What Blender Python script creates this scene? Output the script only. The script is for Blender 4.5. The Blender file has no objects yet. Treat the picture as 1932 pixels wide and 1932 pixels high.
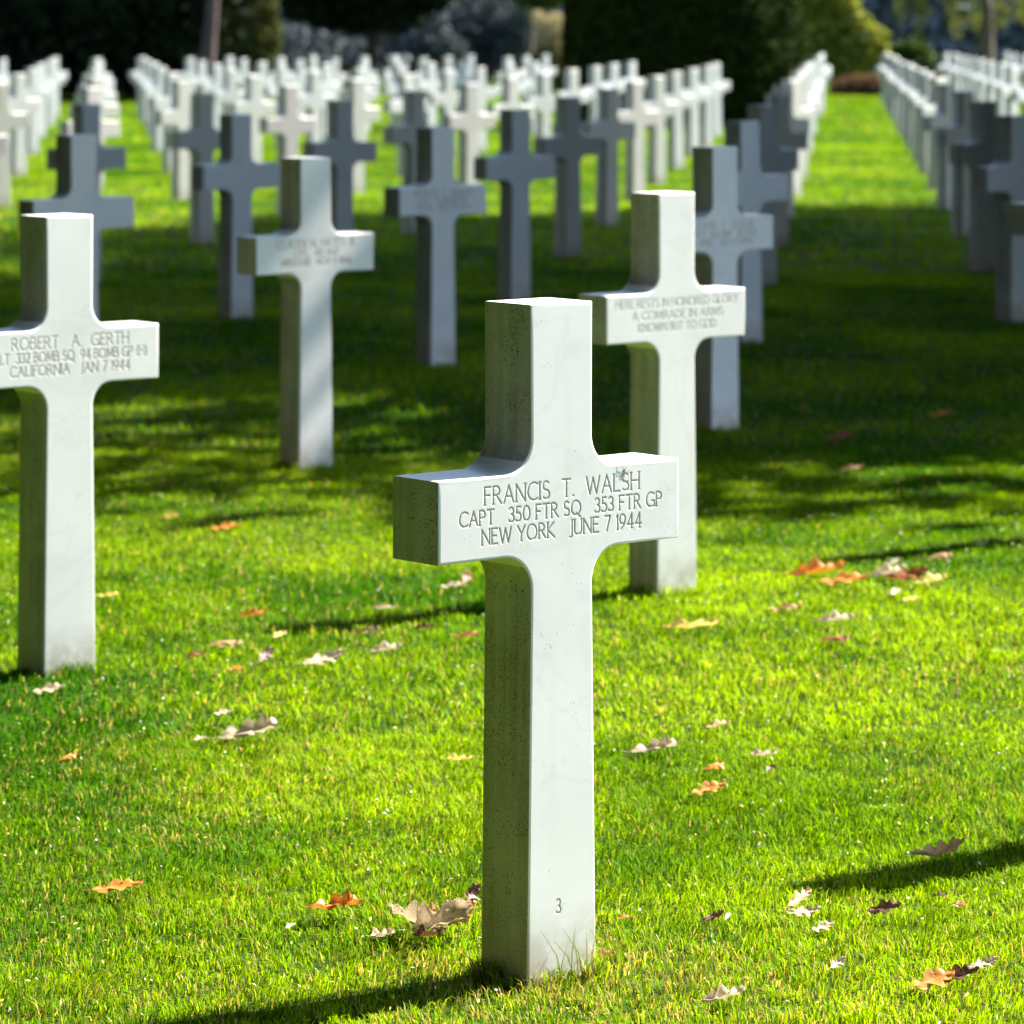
import bpy, bmesh, math, random
import numpy as np
from mathutils import Vector, Matrix

random.seed(7)
rng = np.random.default_rng(11)
scene = bpy.context.scene
COL = scene.collection
R = math.radians

# ------------------------------------------------------------------ camera geometry
F = 7029.3 / 1932.0            # focal length in picture widths
YH = 63.0 / 1932.0             # horizon, from the top
EYE = 1.40
PSI = 0.7011                   # direction of the rows of graves
S_ROW, R_ROW = 1.7958, 2.6691
ORG = np.array([0.0392, 5.5278])
U = S_ROW * np.array([math.cos(PSI), math.sin(PSI)])
N = R_ROW * np.array([-math.sin(PSI), math.cos(PSI)])


def gpt(px, py, z=0.0):
    """ground point under a position in the photograph (1932 px scale)"""
    d = (EYE - z) * F * 1932 / (py - 63.0)
    return (px - 966.0) / (F * 1932) * d, d


SUN_AZ = R(34.0)               # toward the sun, from +X to +Y
SUN_EL = R(43.0)

# ------------------------------------------------------------------ small helpers


def tag(o, label=None, cat=None, group=None, kind=None):
    if label: o['label'] = label
    if cat: o['category'] = cat
    if group: o['group'] = group
    if kind: o['kind'] = kind
    return o


def link(name, me, mat=None, parent=None):
    o = bpy.data.objects.new(name, me)
    COL.objects.link(o)
    if mat is not None and me is not None:
        me.materials.clear()
        me.materials.append(mat)
    if parent is not None:
        o.parent = parent
    return o


def mesh_np(name, verts, faces, k, smooth=False, col=None):
    """mesh from numpy arrays; all faces have k corners"""
    me = bpy.data.meshes.new(name)
    verts = np.ascontiguousarray(verts, dtype=np.float32)
    faces = np.ascontiguousarray(faces, dtype=np.int32)
    me.vertices.add(len(verts))
    me.vertices.foreach_set('co', verts.ravel())
    me.loops.add(faces.size)
    me.loops.foreach_set('vertex_index', faces.ravel())
    me.polygons.add(len(faces))
    me.polygons.foreach_set('loop_start', np.arange(0, faces.size, k, dtype=np.int32))
    me.polygons.foreach_set('use_smooth', np.full(len(faces), smooth))
    me.update(calc_edges=True)
    if col is not None:
        a = me.attributes.new('col', 'FLOAT_COLOR', 'POINT')
        c = np.ones((len(verts), 4), dtype=np.float32)
        c[:, :3] = col
        a.data.foreach_set('color', c.ravel())
    return me


# ------------------------------------------------------------------ materials
class NT:
    def __init__(self, name):
        self.m = bpy.data.materials.new(name)
        self.m.use_nodes = True
        self.t = self.m.node_tree
        self.b = self.t.nodes['Principled BSDF']
        self.out = self.t.nodes['Material Output']

    def n(self, typ, **kw):
        x = self.t.nodes.new(typ)
        for k, v in kw.items():
            if k in x.inputs.keys():
                x.inputs[k].default_value = v
            else:
                setattr(x, k, v)
        return x

    def l(self, a, b):
        self.t.links.new(a, b)

    def noise(self, scale, detail=4, rough=.55, vec=None):
        x = self.n('ShaderNodeTexNoise')
        x.inputs['Scale'].default_value = scale
        x.inputs['Detail'].default_value = detail
        x.inputs['Roughness'].default_value = rough
        if vec is not None: self.l(vec, x.inputs['Vector'])
        return x.outputs['Fac']

    def ramp(self, fac, stops):
        x = self.n('ShaderNodeValToRGB')
        while len(x.color_ramp.elements) < len(stops):
            x.color_ramp.elements.new(.5)
        for e, (p, c) in zip(x.color_ramp.elements, stops):
            e.position = p
            e.color = (*c, 1) if len(c) == 3 else c
        self.l(fac, x.inputs['Fac'])
        return x.outputs['Color']

    def mix(self, fac, a, b, blend='MIX'):
        x = self.n('ShaderNodeMix', data_type='RGBA', blend_type=blend)
        for s, v in ((0, fac), (6, a), (7, b)):
            if hasattr(v, 'is_linked') or hasattr(v, 'links'):
                self.l(v, x.inputs[s])
            else:
                x.inputs[s].default_value = v if s == 0 else (*v, 1)
        return x.outputs[2]

    def math(self, op, a, b=None, clamp=False):
        x = self.n('ShaderNodeMath', operation=op, use_clamp=clamp)
        for s, v in ((0, a), (1, b)):
            if v is None: continue
            if hasattr(v, 'links'): self.l(v, x.inputs[s])
            else: x.inputs[s].default_value = v
        return x.outputs[0]


def marble_material():
    g = NT('white_marble')
    tc = g.n('ShaderNodeTexCoord')
    oi = g.n('ShaderNodeObjectInfo')
    oc = g.n('ShaderNodeSeparateColor')
    g.l(oi.outputs['Color'], oc.inputs[0])
    rnd = oc.outputs[0]
    off = g.n('ShaderNodeVectorMath', operation='ADD')
    g.l(tc.outputs['Object'], off.inputs[0])
    cmb = g.n('ShaderNodeCombineXYZ')
    g.l(g.math('MULTIPLY', rnd, 37.0), cmb.inputs[0])
    g.l(g.math('MULTIPLY', rnd, 91.0), cmb.inputs[1])
    g.l(cmb.outputs[0], off.inputs[1])
    V = off.outputs[0]
    sep = g.n('ShaderNodeSeparateXYZ')
    g.l(tc.outputs['Object'], sep.inputs[0])
    z = sep.outputs[2]
    base = g.ramp(g.noise(5, 6, .6, V), [(.3, (.79, .765, .762)), (.7, (.875, .85, .842))])
    vn = g.n('ShaderNodeTexNoise')
    vn.inputs['Scale'].default_value = 3.2
    vn.inputs['Detail'].default_value = 8
    vn.inputs['Distortion'].default_value = 2.2
    g.l(V, vn.inputs['Vector'])
    vein = g.ramp(vn.outputs['Fac'], [(.47, (0, 0, 0)), (.5, (1, 1, 1)), (.53, (0, 0, 0))])
    base = g.mix(g.math('MULTIPLY', vein, .13), base, (.48, .49, .50))
    # rain streaks: noise stretched along z
    mp = g.n('ShaderNodeMapping')
    mp.inputs['Scale'].default_value = (38, 38, 1.6)
    g.l(V, mp.inputs['Vector'])
    st = g.ramp(g.noise(1, 3, .5, mp.outputs[0]), [(.55, (0, 0, 0)), (.78, (1, 1, 1))])
    base = g.mix(g.math('MULTIPLY', st, .14), base, (.60, .57, .50))
    # shade painted over some grime on sides turned from the sun (object normal)
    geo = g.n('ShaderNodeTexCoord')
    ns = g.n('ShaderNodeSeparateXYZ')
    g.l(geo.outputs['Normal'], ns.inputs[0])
    shaded_side = g.math('GREATER_THAN', g.math('MULTIPLY', ns.outputs[0], -1.0), .75)
    # lichen specks
    vo = g.n('ShaderNodeTexVoronoi')
    vo.inputs['Scale'].default_value = 170
    g.l(V, vo.inputs['Vector'])
    sp = g.math('LESS_THAN', vo.outputs['Distance'], g.math('ADD', .17, g.math('MULTIPLY', shaded_side, .12)))
    keep = g.math('GREATER_THAN', g.noise(22, 2, .5, V), g.math('SUBTRACT', .66, g.math('MULTIPLY', shaded_side, .16)))
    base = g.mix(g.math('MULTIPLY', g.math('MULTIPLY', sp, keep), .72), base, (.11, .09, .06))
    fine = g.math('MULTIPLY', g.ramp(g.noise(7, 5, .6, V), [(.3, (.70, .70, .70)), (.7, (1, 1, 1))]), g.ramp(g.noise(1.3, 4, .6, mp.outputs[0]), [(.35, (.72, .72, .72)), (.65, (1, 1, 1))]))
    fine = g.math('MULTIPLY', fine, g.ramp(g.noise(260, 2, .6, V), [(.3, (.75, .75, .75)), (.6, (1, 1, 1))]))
    base = g.mix(g.math('MULTIPLY', g.math('MULTIPLY', shaded_side, fine), .92), base, (.125, .09, .052))
    # soil splash near the ground
    sn = g.noise(24, 4, .6, V)
    low = g.math('SUBTRACT', .12, z)
    low = g.math('MULTIPLY', low, 11.0, True)
    soil = g.math('MULTIPLY', low, g.ramp(sn, [(.30, (0, 0, 0)), (.62, (1, 1, 1))]))
    base = g.mix(g.math('MULTIPLY', soil, .7), base, (.36, .27, .17))
    tone = g.n('ShaderNodeMapRange')
    tone.inputs['To Min'].default_value = .86
    g.l(rnd, tone.inputs['Value'])
    tc2 = g.n('ShaderNodeCombineColor')
    for q in range(3): g.l(tone.outputs[0], tc2.inputs[q])
    base = g.mix(1.0, base, tc2.outputs[0], 'MULTIPLY')
    # dirt lying in the carved letters
    at = g.n('ShaderNodeAttribute', attribute_name='groove')
    base = g.mix(g.math('MULTIPLY', at.outputs['Fac'], .75), base, (.42, .29, .18))
    g.l(base, g.b.inputs['Base Color'])
    g.b.inputs['Roughness'].default_value = .42
    g.b.inputs['Specular IOR Level'].default_value = .35
    bp = g.n('ShaderNodeBump')
    bp.inputs['Strength'].default_value = .03
    bp.inputs['Distance'].default_value = .002
    g.l(g.noise(160, 3, .6, V), bp.inputs['Height'])
    g.l(bp.outputs[0], g.b.inputs['Normal'])
    return g.m


def leafy(name, trans=.35, rough=.5, tint=(1, 1, 1), spec=.3):
    """foliage reading the per-point colour attribute, part of the light passing through"""
    g = NT(name)
    at = g.n('ShaderNodeAttribute', attribute_name='col')
    c = g.mix(1.0, at.outputs['Color'], tint, 'MULTIPLY')
    g.l(c, g.b.inputs['Base Color'])
    g.b.inputs['Roughness'].default_value = rough
    g.b.inputs['Specular IOR Level'].default_value = spec
    tr = g.n('ShaderNodeBsdfTranslucent')
    tcol = g.mix(1.0, c, (1.25, 1.15, .5), 'MULTIPLY')
    g.l(tcol, tr.inputs['Color'])
    ms = g.n('ShaderNodeMixShader')
    ms.inputs[0].default_value = trans
    g.l(g.b.outputs[0], ms.inputs[1])
    g.l(tr.outputs[0], ms.inputs[2])
    g.l(ms.outputs[0], g.out.inputs['Surface'])
    return g.m


def ground_material():
    g = NT('lawn_soil')
    tc = g.n('ShaderNodeTexCoord')
    V = tc.outputs['Object']
    a = g.ramp(g.noise(3.1, 6, .65, V), [(.3, (.022, .055, .003)), (.55, (.045, .090, .005)), (.8, (.09, .115, .012))])
    b = g.ramp(g.noise(120, 3, .7, V), [(.3, (.35, .35, .35)), (.7, (1.2, 1.2, 1.2))])
    g.l(g.mix(1.0, a, b, 'MULTIPLY'), g.b.inputs['Base Color'])
    g.b.inputs['Roughness'].default_value = .9
    g.b.inputs['Specular IOR Level'].default_value = .1
    bp = g.n('ShaderNodeBump')
    bp.inputs['Strength'].default_value = .8
    bp.inputs['Distance'].default_value = .02
    g.l(g.noise(60, 4, .7, V), bp.inputs['Height'])
    g.l(bp.outputs[0], g.b.inputs['Normal'])
    return g.m


def bark_material(name, c1, c2):
    g = NT(name)
    tc = g.n('ShaderNodeTexCoord')
    mp = g.n('ShaderNodeMapping')
    mp.inputs['Scale'].default_value = (14, 14, 2.5)
    g.l(tc.outputs['Object'], mp.inputs['Vector'])
    f = g.noise(1, 6, .65, mp.outputs[0])
    g.l(g.ramp(f, [(.3, c1), (.7, c2)]), g.b.inputs['Base Color'])
    g.b.inputs['Roughness'].default_value = .9
    bp = g.n('ShaderNodeBump')
    bp.inputs['Strength'].default_value = .9
    bp.inputs['Distance'].default_value = .03
    g.l(f, bp.inputs['Height'])
    g.l(bp.outputs[0], g.b.inputs['Normal'])
    return g.m


def dead_leaf_material(name, c1, c2, c3):
    g = NT(name)
    tc = g.n('ShaderNodeTexCoord')
    oi = g.n('ShaderNodeObjectInfo')
    off = g.n('ShaderNodeVectorMath', operation='ADD')
    g.l(tc.outputs['Object'], off.inputs[0])
    cm = g.n('ShaderNodeCombineXYZ')
    g.l(g.math('MULTIPLY', oi.outputs['Random'], 50.0), cm.inputs[0])
    g.l(cm.outputs[0], off.inputs[1])
    f = g.noise(38, 5, .6, off.outputs[0])
    c = g.ramp(f, [(.32, c1), (.52, c2), (.72, c3)])
    at = g.n('ShaderNodeAttribute', attribute_name='vein')
    c = g.mix(g.math('MULTIPLY', at.outputs['Fac'], .5), c, tuple(min(1, x * 1.5 + .05) for x in c2))
    g.l(c, g.b.inputs['Base Color'])
    g.b.inputs['Roughness'].default_value = .55
    tr = g.n('ShaderNodeBsdfTranslucent')
    g.l(c, tr.inputs['Color'])
    ms = g.n('ShaderNodeMixShader')
    ms.inputs[0].default_value = .25
    g.l(g.b.outputs[0], ms.inputs[1])
    g.l(tr.outputs[0], ms.inputs[2])
    g.l(ms.outputs[0], g.out.inputs['Surface'])
    return g.m


def plain(name, col, rough=.6):
    g = NT(name)
    tc = g.n('ShaderNodeTexCoord')
    f = g.noise(30, 4, .6, tc.outputs['Object'])
    g.l(g.ramp(f, [(.3, tuple(x * .75 for x in col)), (.7, col)]), g.b.inputs['Base Color'])
    g.b.inputs['Roughness'].default_value = rough
    return g.m


M_MARBLE = marble_material()
M_GRASS = leafy('grass_blade', .45, .6, spec=.05)
M_FOL = leafy('foliage', .32, .6, spec=.1)
M_FOLD = leafy('foliage_evergreen', .08, .8, spec=.03)
M_GROUND = ground_material()
M_BARK = bark_material('bark', (.05, .04, .03), (.16, .13, .10))
M_BARKP = bark_material('bark_pinkish', (.03, .02, .02), (.10, .066, .064))
LEAFMAT = {
    'pale': dead_leaf_material('leaf_pale', (.36, .24, .13), (.58, .45, .30), (.74, .65, .52)),
    'orange': dead_leaf_material('leaf_orange', (.32, .09, .010), (.60, .22, .02), (.72, .36, .07)),
    'tan': dead_leaf_material('leaf_tan', (.34, .18, .07), (.55, .33, .15), (.70, .50, .28)),
    'dark': dead_leaf_material('leaf_dark', (.05, .022, .012), (.12, .05, .025), (.24, .11, .05)),
    'red': dead_leaf_material('leaf_red', (.14, .03, .012), (.30, .075, .02), (.42, .16, .05)),
    'yellow': dead_leaf_material('leaf_yellow', (.52, .38, .05), (.75, .58, .12), (.80, .70, .40)),
}

# ------------------------------------------------------------------ ground
gv = np.array([[-900, -60, 0], [900, -60, 0], [900, 1200, 0], [-900, 1200, 0]], float)
tag(link('ground', mesh_np('ground', gv, [[0, 1, 2, 3]], 4), M_GROUND), kind='structure')

# ------------------------------------------------------------------ the crosses
TOPZ, AZ0, AZ1, HALF_ARM, THICK = 1.003, .637, .757, .2345, .108


def outline(nf):
    """counter-clockwise outline seen from the front (x right, z up)"""
    wt, wa, wl, wb, r = .0604, .0594, .0597, .0655, .050
    def fil(cx, cz, a0, a1):
        return [(cx + r * math.cos(R(a0 + (a1 - a0) * k / nf)), cz + r * math.sin(R(a0 + (a1 - a0) * k / nf))) for k in range(nf + 1)]
    right = [(wb + .004, -.12)]
    right += fil(wl + r, AZ0 - r, 180, 90)
    right += [(HALF_ARM, AZ0), (HALF_ARM, AZ1)]
    right += fil(wa + r, AZ1 + r, 270, 180)
    right += [(wt, TOPZ)]
    return right + [(-x, z) for x, z in reversed(right)]


def inset(p, d):
    n = len(p)
    out = []
    for k in range(n):
        a, b, c = Vector(p[k - 1]), Vector(p[k]), Vector(p[(k + 1) % n])
        e1, e2 = (b - a).normalized(), (c - b).normalized()
        n1, n2 = Vector((-e1.y, e1.x)), Vector((-e2.y, e2.x))
        m = (n1 + n2)
        m = m / max(.3, m.dot(n1))
        out.append((b.x + m.x * d, b.y + m.y * d))
    return out


PX0, PX1, PZ0, PZ1 = -.212, .212, .646, .7535      # panel that carries the inscription


def cross_mesh(name, nf=8, bev=.004, steps=3, holes=()):
    p = outline(nf)
    n = len(p)
    bm = bmesh.new()
    prof = [(bev * (1 - math.sin(R(90) * k / steps)), bev * (1 - math.cos(R(90) * k / steps))) for k in range(steps + 1)]
    rings = []
    h = THICK / 2
    for d, y in prof:
        rings.append([bm.verts.new((x, -h + y, z)) for x, z in inset(p, d)])
    for d, y in reversed(prof):
        rings.append([bm.verts.new((x, h - y, z)) for x, z in inset(p, d)])
    for a, b in zip(rings[:-1], rings[1:]):
        for k in range(n):
            f = bm.faces.new((a[k], b[k], b[(k + 1) % n], a[(k + 1) % n]))
            f.smooth = True
    if holes:
        edges = [bm.edges.get((rings[0][k], rings[0][(k + 1) % n])) for k in range(n)]
        for x0, x1, z0, z1 in holes:
            q = [bm.verts.new((x, -h, z)) for x, z in ((x0, z0), (x1, z0), (x1, z1), (x0, z1))]
            edges += [bm.edges.new((q[k], q[(k + 1) % 4])) for k in range(4)]
        bmesh.ops.triangle_fill(bm, use_beauty=True, use_dissolve=False, edges=edges, normal=(0, -1, 0))
    else:
        bm.faces.new(rings[0])
    bm.faces.new(list(reversed(rings[-1])))
    bmesh.ops.recalc_face_normals(bm, faces=bm.faces)
    me = bpy.data.meshes.new(name)
    bm.to_mesh(me)
    bm.free()
    me.set_sharp_from_angle(angle=R(50))
    for p_ in me.polygons:                      # front and back are true planes
        p_.use_smooth = abs(p_.normal.y) < .9995
    return me


# ---- carved lettering: a stroke alphabet, cut as a V groove into a fine grid
def arc(cx, cy, rx, ry, a0, a1, n=10):
    return [(cx + rx * math.cos(R(a0 + (a1 - a0) * k / n)), cy + ry * math.sin(R(a0 + (a1 - a0) * k / n))) for k in range(n + 1)]


GL = {
    'A': (.62, [[(0, 0), (.31, 1), (.62, 0)], [(.11, .36), (.51, .36)]]),
    'B': (.46, [[(0, 0), (0, 1), (.2, 1)] + arc(.2, .76, .2, .24, 90, -90) + [(0, .52)], [(.2, .52)] + arc(.22, .26, .24, .26, 90, -90) + [(0, 0)]]),
    'C': (.60, [arc(.40, .5, .40, .5, 52, 308, 16)]),
    'D': (.58, [[(0, 0), (0, 1), (.14, 1)] + arc(.14, .5, .44, .5, 90, -90, 14) + [(0, 0)]]),
    'E': (.40, [[(.38, 1), (0, 1), (0, 0), (.40, 0)], [(0, .53), (.32, .53)]]),
    'F': (.38, [[(.38, 1), (0, 1), (0, 0)], [(0, .53), (.31, .53)]]),
    'G': (.66, [arc(.40, .5, .40, .5, 52, 318, 16), [(.66, .0), (.66, .42), (.46, .42)]]),
    'H': (.54, [[(0, 0), (0, 1)], [(.54, 0), (.54, 1)], [(0, .52), (.54, .52)]]),
    'I': (.03, [[(0, 0), (0, 1)]]),
    'J': (.22, [[(.2, 1), (.2, .05)] + arc(.06, .02, .14, .16, 0, -110, 6)]),
    'K': (.50, [[(0, 0), (0, 1)], [(.46, 1), (.02, .5), (.52, 0)]]),
    'L': (.40, [[(0, 1), (0, 0), (.40, 0)]]),
    'M': (.72, [[(0, 0), (.08, 1), (.36, .12), (.64, 1), (.72, 0)]]),
    'N': (.58, [[(0, 0), (0, 1), (.58, 0), (.58, 1)]]),
    'O': (.74, [arc(.37, .5, .37, .5, 0, 360, 22)]),
    'P': (.42, [[(0, 0), (0, 1), (.18, 1)] + arc(.18, .74, .24, .26, 90, -90) + [(0, .48)]]),
    'Q': (.74, [arc(.37, .5, .37, .5, 0, 360, 22), [(.4, .12), (.74, -.16)]]),
    'R': (.50, [[(0, 0), (0, 1), (.18, 1)] + arc(.18, .75, .22, .25, 90, -90) + [(0, .5)], [(.18, .5), (.52, 0)]]),
    'S': (.42, [arc(.21, .755, .19, .245, 40, 270, 10) + arc(.21, .255, .21, .255, 90, -140, 10)]),
    'T': (.52, [[(0, 1), (.52, 1)], [(.26, 1), (.26, 0)]]),
    'U': (.54, [[(0, 1), (0, .3)] + arc(.27, .3, .27, .3, 180, 360, 12) + [(.54, 1)]]),
    'V': (.56, [[(0, 1), (.28, 0), (.56, 1)]]),
    'W': (.86, [[(0, 1), (.21, 0), (.43, .95), (.65, 0), (.86, 1)]]),
    'X': (.52, [[(0, 0), (.52, 1)], [(0, 1), (.52, 0)]]),
    'Y': (.54, [[(0, 1), (.27, .48), (.54, 1)], [(.27, .48), (.27, 0)]]),
    '0': (.52, [arc(.26, .5, .26, .5, 0, 360, 20)]),
    '1': (.08, [[(0, .86), (.08, 1), (.08, 0)]]),
    '2': (.42, [arc(.2, .74, .19, .26, 160, -25, 10) + [(0, 0), (.42, 0)]]),
    '3': (.38, [arc(.17, .76, .18, .24, 150, -90, 10) + arc(.17, .26, .21, .26, 90, -150, 10)]),
    '4': (.46, [[(.34, 0), (.34, 1), (0, .28), (.46, .28)]]),
    '5': (.40, [[(.36, 1), (.08, 1), (.05, .56)] + arc(.16, .30, .23, .30, 118, -140, 12)]),
    '7': (.42, [[(0, 1), (.42, 1), (.14, 0)]]),
    '9': (.44, [arc(.22, .68, .22, .32, 0, 360, 16), [(.44, .66), (.34, .3), (.1, 0)]]),
    '(': (.16, [arc(.3, .5, .3, .62, 125, 235, 8)]),
    ')': (.16, [arc(-.14, .5, .3, .62, 55, -55, 8)]),
    '.': (.05, [[(.0, .03), (.04, .03)]]),
}


def text_segments(text, x0, x1, z0, h, serif=True):
    """stroke segments of one line of capitals fitted between x0 and x1"""
    segs, pen = [], 0.0
    for ch in text:
        if ch == ' ':
            pen += .34
            continue
        w, polys = GL[ch]
        for poly in polys:
            q = [(pen + a, b) for a, b in poly]
            segs += [(q[k], q[k + 1], 1.0) for k in range(len(q) - 1)]
            if serif and ch not in '.()':
                for e, e2 in ((poly[0], poly[1]), (poly[-1], poly[-2])):
                    if abs(e[0] - e2[0]) > .05: continue
                    if abs(e[1]) < .01 or abs(e[1] - 1) < .01:
                        segs.append(((pen + e[0] - .07, e[1]), (pen + e[0] + .07, e[1]), .7))
        pen += w + .17
    sc = (x1 - x0) / (pen - .17) if x1 > x0 else h
    return [((x0 + a[0] * sc, z0 + a[1] * h), (x0 + b[0] * sc, z0 + b[1] * h), k) for a, b, k in segs]


def carved_panel(name, rect, segs, step, hw=.0018, depth=.0019):
    x0, x1, z0, z1 = rect
    nx, nz = int(round((x1 - x0) / step)) + 1, int(round((z1 - z0) / step)) + 1
    X, Z = np.meshgrid(np.linspace(x0, x1, nx), np.linspace(z0, z1, nz))
    P = np.stack([X.ravel(), Z.ravel()], 1)
    G = np.zeros(len(P))
    for a, b, k in segs:
        w = hw * k
        lo, hi = np.minimum(a, b) - w, np.maximum(a, b) + w
        idx = np.nonzero(((P > lo) & (P < hi)).all(1))[0]
        if not len(idx): continue
        q = P[idx]
        a_, d = np.array(a), np.array(b) - np.array(a)
        t = np.clip(((q - a_) @ d) / max(1e-12, d @ d), 0, 1)
        dist = np.linalg.norm(q - a_ - t[:, None] * d, axis=1)
        G[idx] = np.maximum(G[idx], np.clip(1 - dist / w, 0, 1) * k)
    V = np.stack([P[:, 0], -THICK / 2 + depth * G, P[:, 1]], 1)
    k = np.arange(nx * nz).reshape(nz, nx)
    Fq = np.stack([k[:-1, :-1].ravel(), k[:-1, 1:].ravel(), k[1:, 1:].ravel(), k[1:, :-1].ravel()], 1)
    me = mesh_np(name, V, Fq, 4, smooth=True)
    at = me.attributes.new('groove', 'FLOAT', 'POINT')
    at.data.foreach_set('value', np.clip(G * 1.3, 0, 1).astype(np.float32))
    return me


INS = {
    (0, 0): (.0007, [('FRANCIS  T.  WALSH', -.149, .152, .717, .0255), ('CAPT   350 FTR SQ   353 FTR GP', -.196, .197, .6885, .0210),
                     ('NEW YORK   JUNE 7 1944', -.154, .156, .6595, .0220)]),
    (0, 1): (.0010, [('ROBERT   A.  GERTH', -.149, .152, .717, .0255), ('2 LT  332 BOMB SQ  94 BOMB GP (H)', -.200, .200, .6885, .0210),
                     ('CALIFORNIA   JAN 7 1944', -.154, .156, .6595, .0220)]),
    (1, 1): (.0010, [('HERE RESTS IN HONORED GLORY', -.205, .205, .722, .0200), ('A COMRADE IN ARMS', -.150, .155, .692, .0200),
                     ('KNOWN BUT TO GOD', -.130, .130, .662, .0200)]),
    (1, 2): (.0014, [('CLAUDE N. HAYES JR', -.155, .155, .717, .0255), ('CPL  110 INF', -.09, .09, .6885, .0200),
                     ('MISSOURI   NOV 9 1944', -.140, .140, .6595, .0210)]),
    (2, 2): (.0016, [('JOHN  J.  COOK', -.140, .140, .717, .0255), ('PVT  120 INF  30 DIV', -.15, .15, .6885, .0200),
                     ('OHIO   JULY 9 1944', -.130, .130, .6595, .0210)]),
    (2, 3): (.0018, [('WARREN  T.  BARNES', -.160, .160, .717, .0255), ('SGT  70 ENGR BN', -.13, .13, .6885, .0200),
                     ('TEXAS   JULY 20 1944', -.150, .150, .6595, .0210)]),
}
BASE_RECT = (-.035, .035, .085, .145)
PANEL = (PX0, PX1, PZ0, PZ1)

ME_NEAR = cross_mesh('grave_cross_plain', 8, .004, 3)
ME_PANEL = cross_mesh('grave_cross_carved', 8, .004, 3, (PANEL,))
ME_FRONT = cross_mesh('grave_cross_numbered', 10, .0042, 4, (PANEL, BASE_RECT))
ME_FAR = cross_mesh('grave_cross_far', 4, .005, 1)
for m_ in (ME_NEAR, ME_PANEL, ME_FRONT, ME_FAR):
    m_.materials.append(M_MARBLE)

NEARLAB = {
    (0, 0): 'large sharp white marble cross in front of all others, small 3 carved near its base',
    (1, 1): 'glaring sunlit cross right behind the sharp front cross, its last inscription line ending in GOD',
    (0, 1): 'white cross cut by the left picture edge, dark brown on its shaded side',
    (1, 2): 'bluish white cross with soft inscription between the edge cross and the sharp front cross',
    (2, 2): 'white cross half hidden behind the glaring cross, its right arm standing clear',
    (2, 3): 'pale cross with mottled arms in tree shade, above left of the sharp front cross',
    (1, 3): 'grey shaded cross rising behind the cross cut by the left picture edge',
    (3, 4): 'slate blue shaded cross directly behind the top of the sharp front cross',
    (2, 4): 'grey blue shaded cross touching the left arm of the bluish white cross',
    (3, 3): 'lavender grey cross peeking out behind the half hidden cross right of the glaring one',
    (3, 5): 'navy shaded cross behind the top of the bluish white cross, to its right',
    (3, 6): 'nearly black shaded cross behind the left arm of the grey blue cross',
    (4, 5): 'dark navy shaded cross close to the right of the slate blue cross',
    (4, 6): 'black shaded cross with blue left side, behind the pale cross with mottled arms',
    (5, 6): 'black silhouetted cross just left of the slanting file of sunlit crosses',
    (4, 7): 'olive brown shaded cross standing out against white crosses above the bluish white cross',
    (5, 7): 'beige olive cross standing out right behind the pale cross with mottled arms',
    (2, 5): 'navy cross stacked close behind the grey cross near the left picture edge',
    (4, 3): 'lavender cross running out of the right picture edge, its left side lit blue',
    (3, 2): 'cross almost wholly outside the right picture edge, only its left arm end showing',
    (5, 4): 'dark navy cross close behind the lavender cross at the right picture edge',
    (6, 5): 'black and blue cross ending the white file along the aisle at right',
}
ORD = ('zeroth first second third fourth fifth sixth seventh eighth ninth tenth eleventh twelfth thirteenth fourteenth fifteenth '
       'sixteenth seventeenth eighteenth nineteenth twentieth').split()
YEW = (2.56, 56.2)
SHADE_FAR = lambda x: 27.6 + .55 * x
FILES = {}
spots = []
for j in range(0, 19):
    for i in range(-14, 30):
        p = ORG + j * N + (i + .5 * j) * U
        x, y = p
        if y < 5: continue
        half = 966 / (F * 1932) * y
        if abs(x) > half + (.80 if y < 12 else .45 + .004 * y): continue
        if math.hypot(x - YEW[0], y - YEW[1]) < 3.3 or (i - j == -1 and j >= 13 and y < 62): continue
        if (x - YEW[0]) ** 2 < 9 and y > 56 and abs((x / y) - YEW[0] / YEW[1]) < .024: continue   # wholly hidden by the yew
        spots.append((y, x, i, j))
spots.sort()
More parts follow.
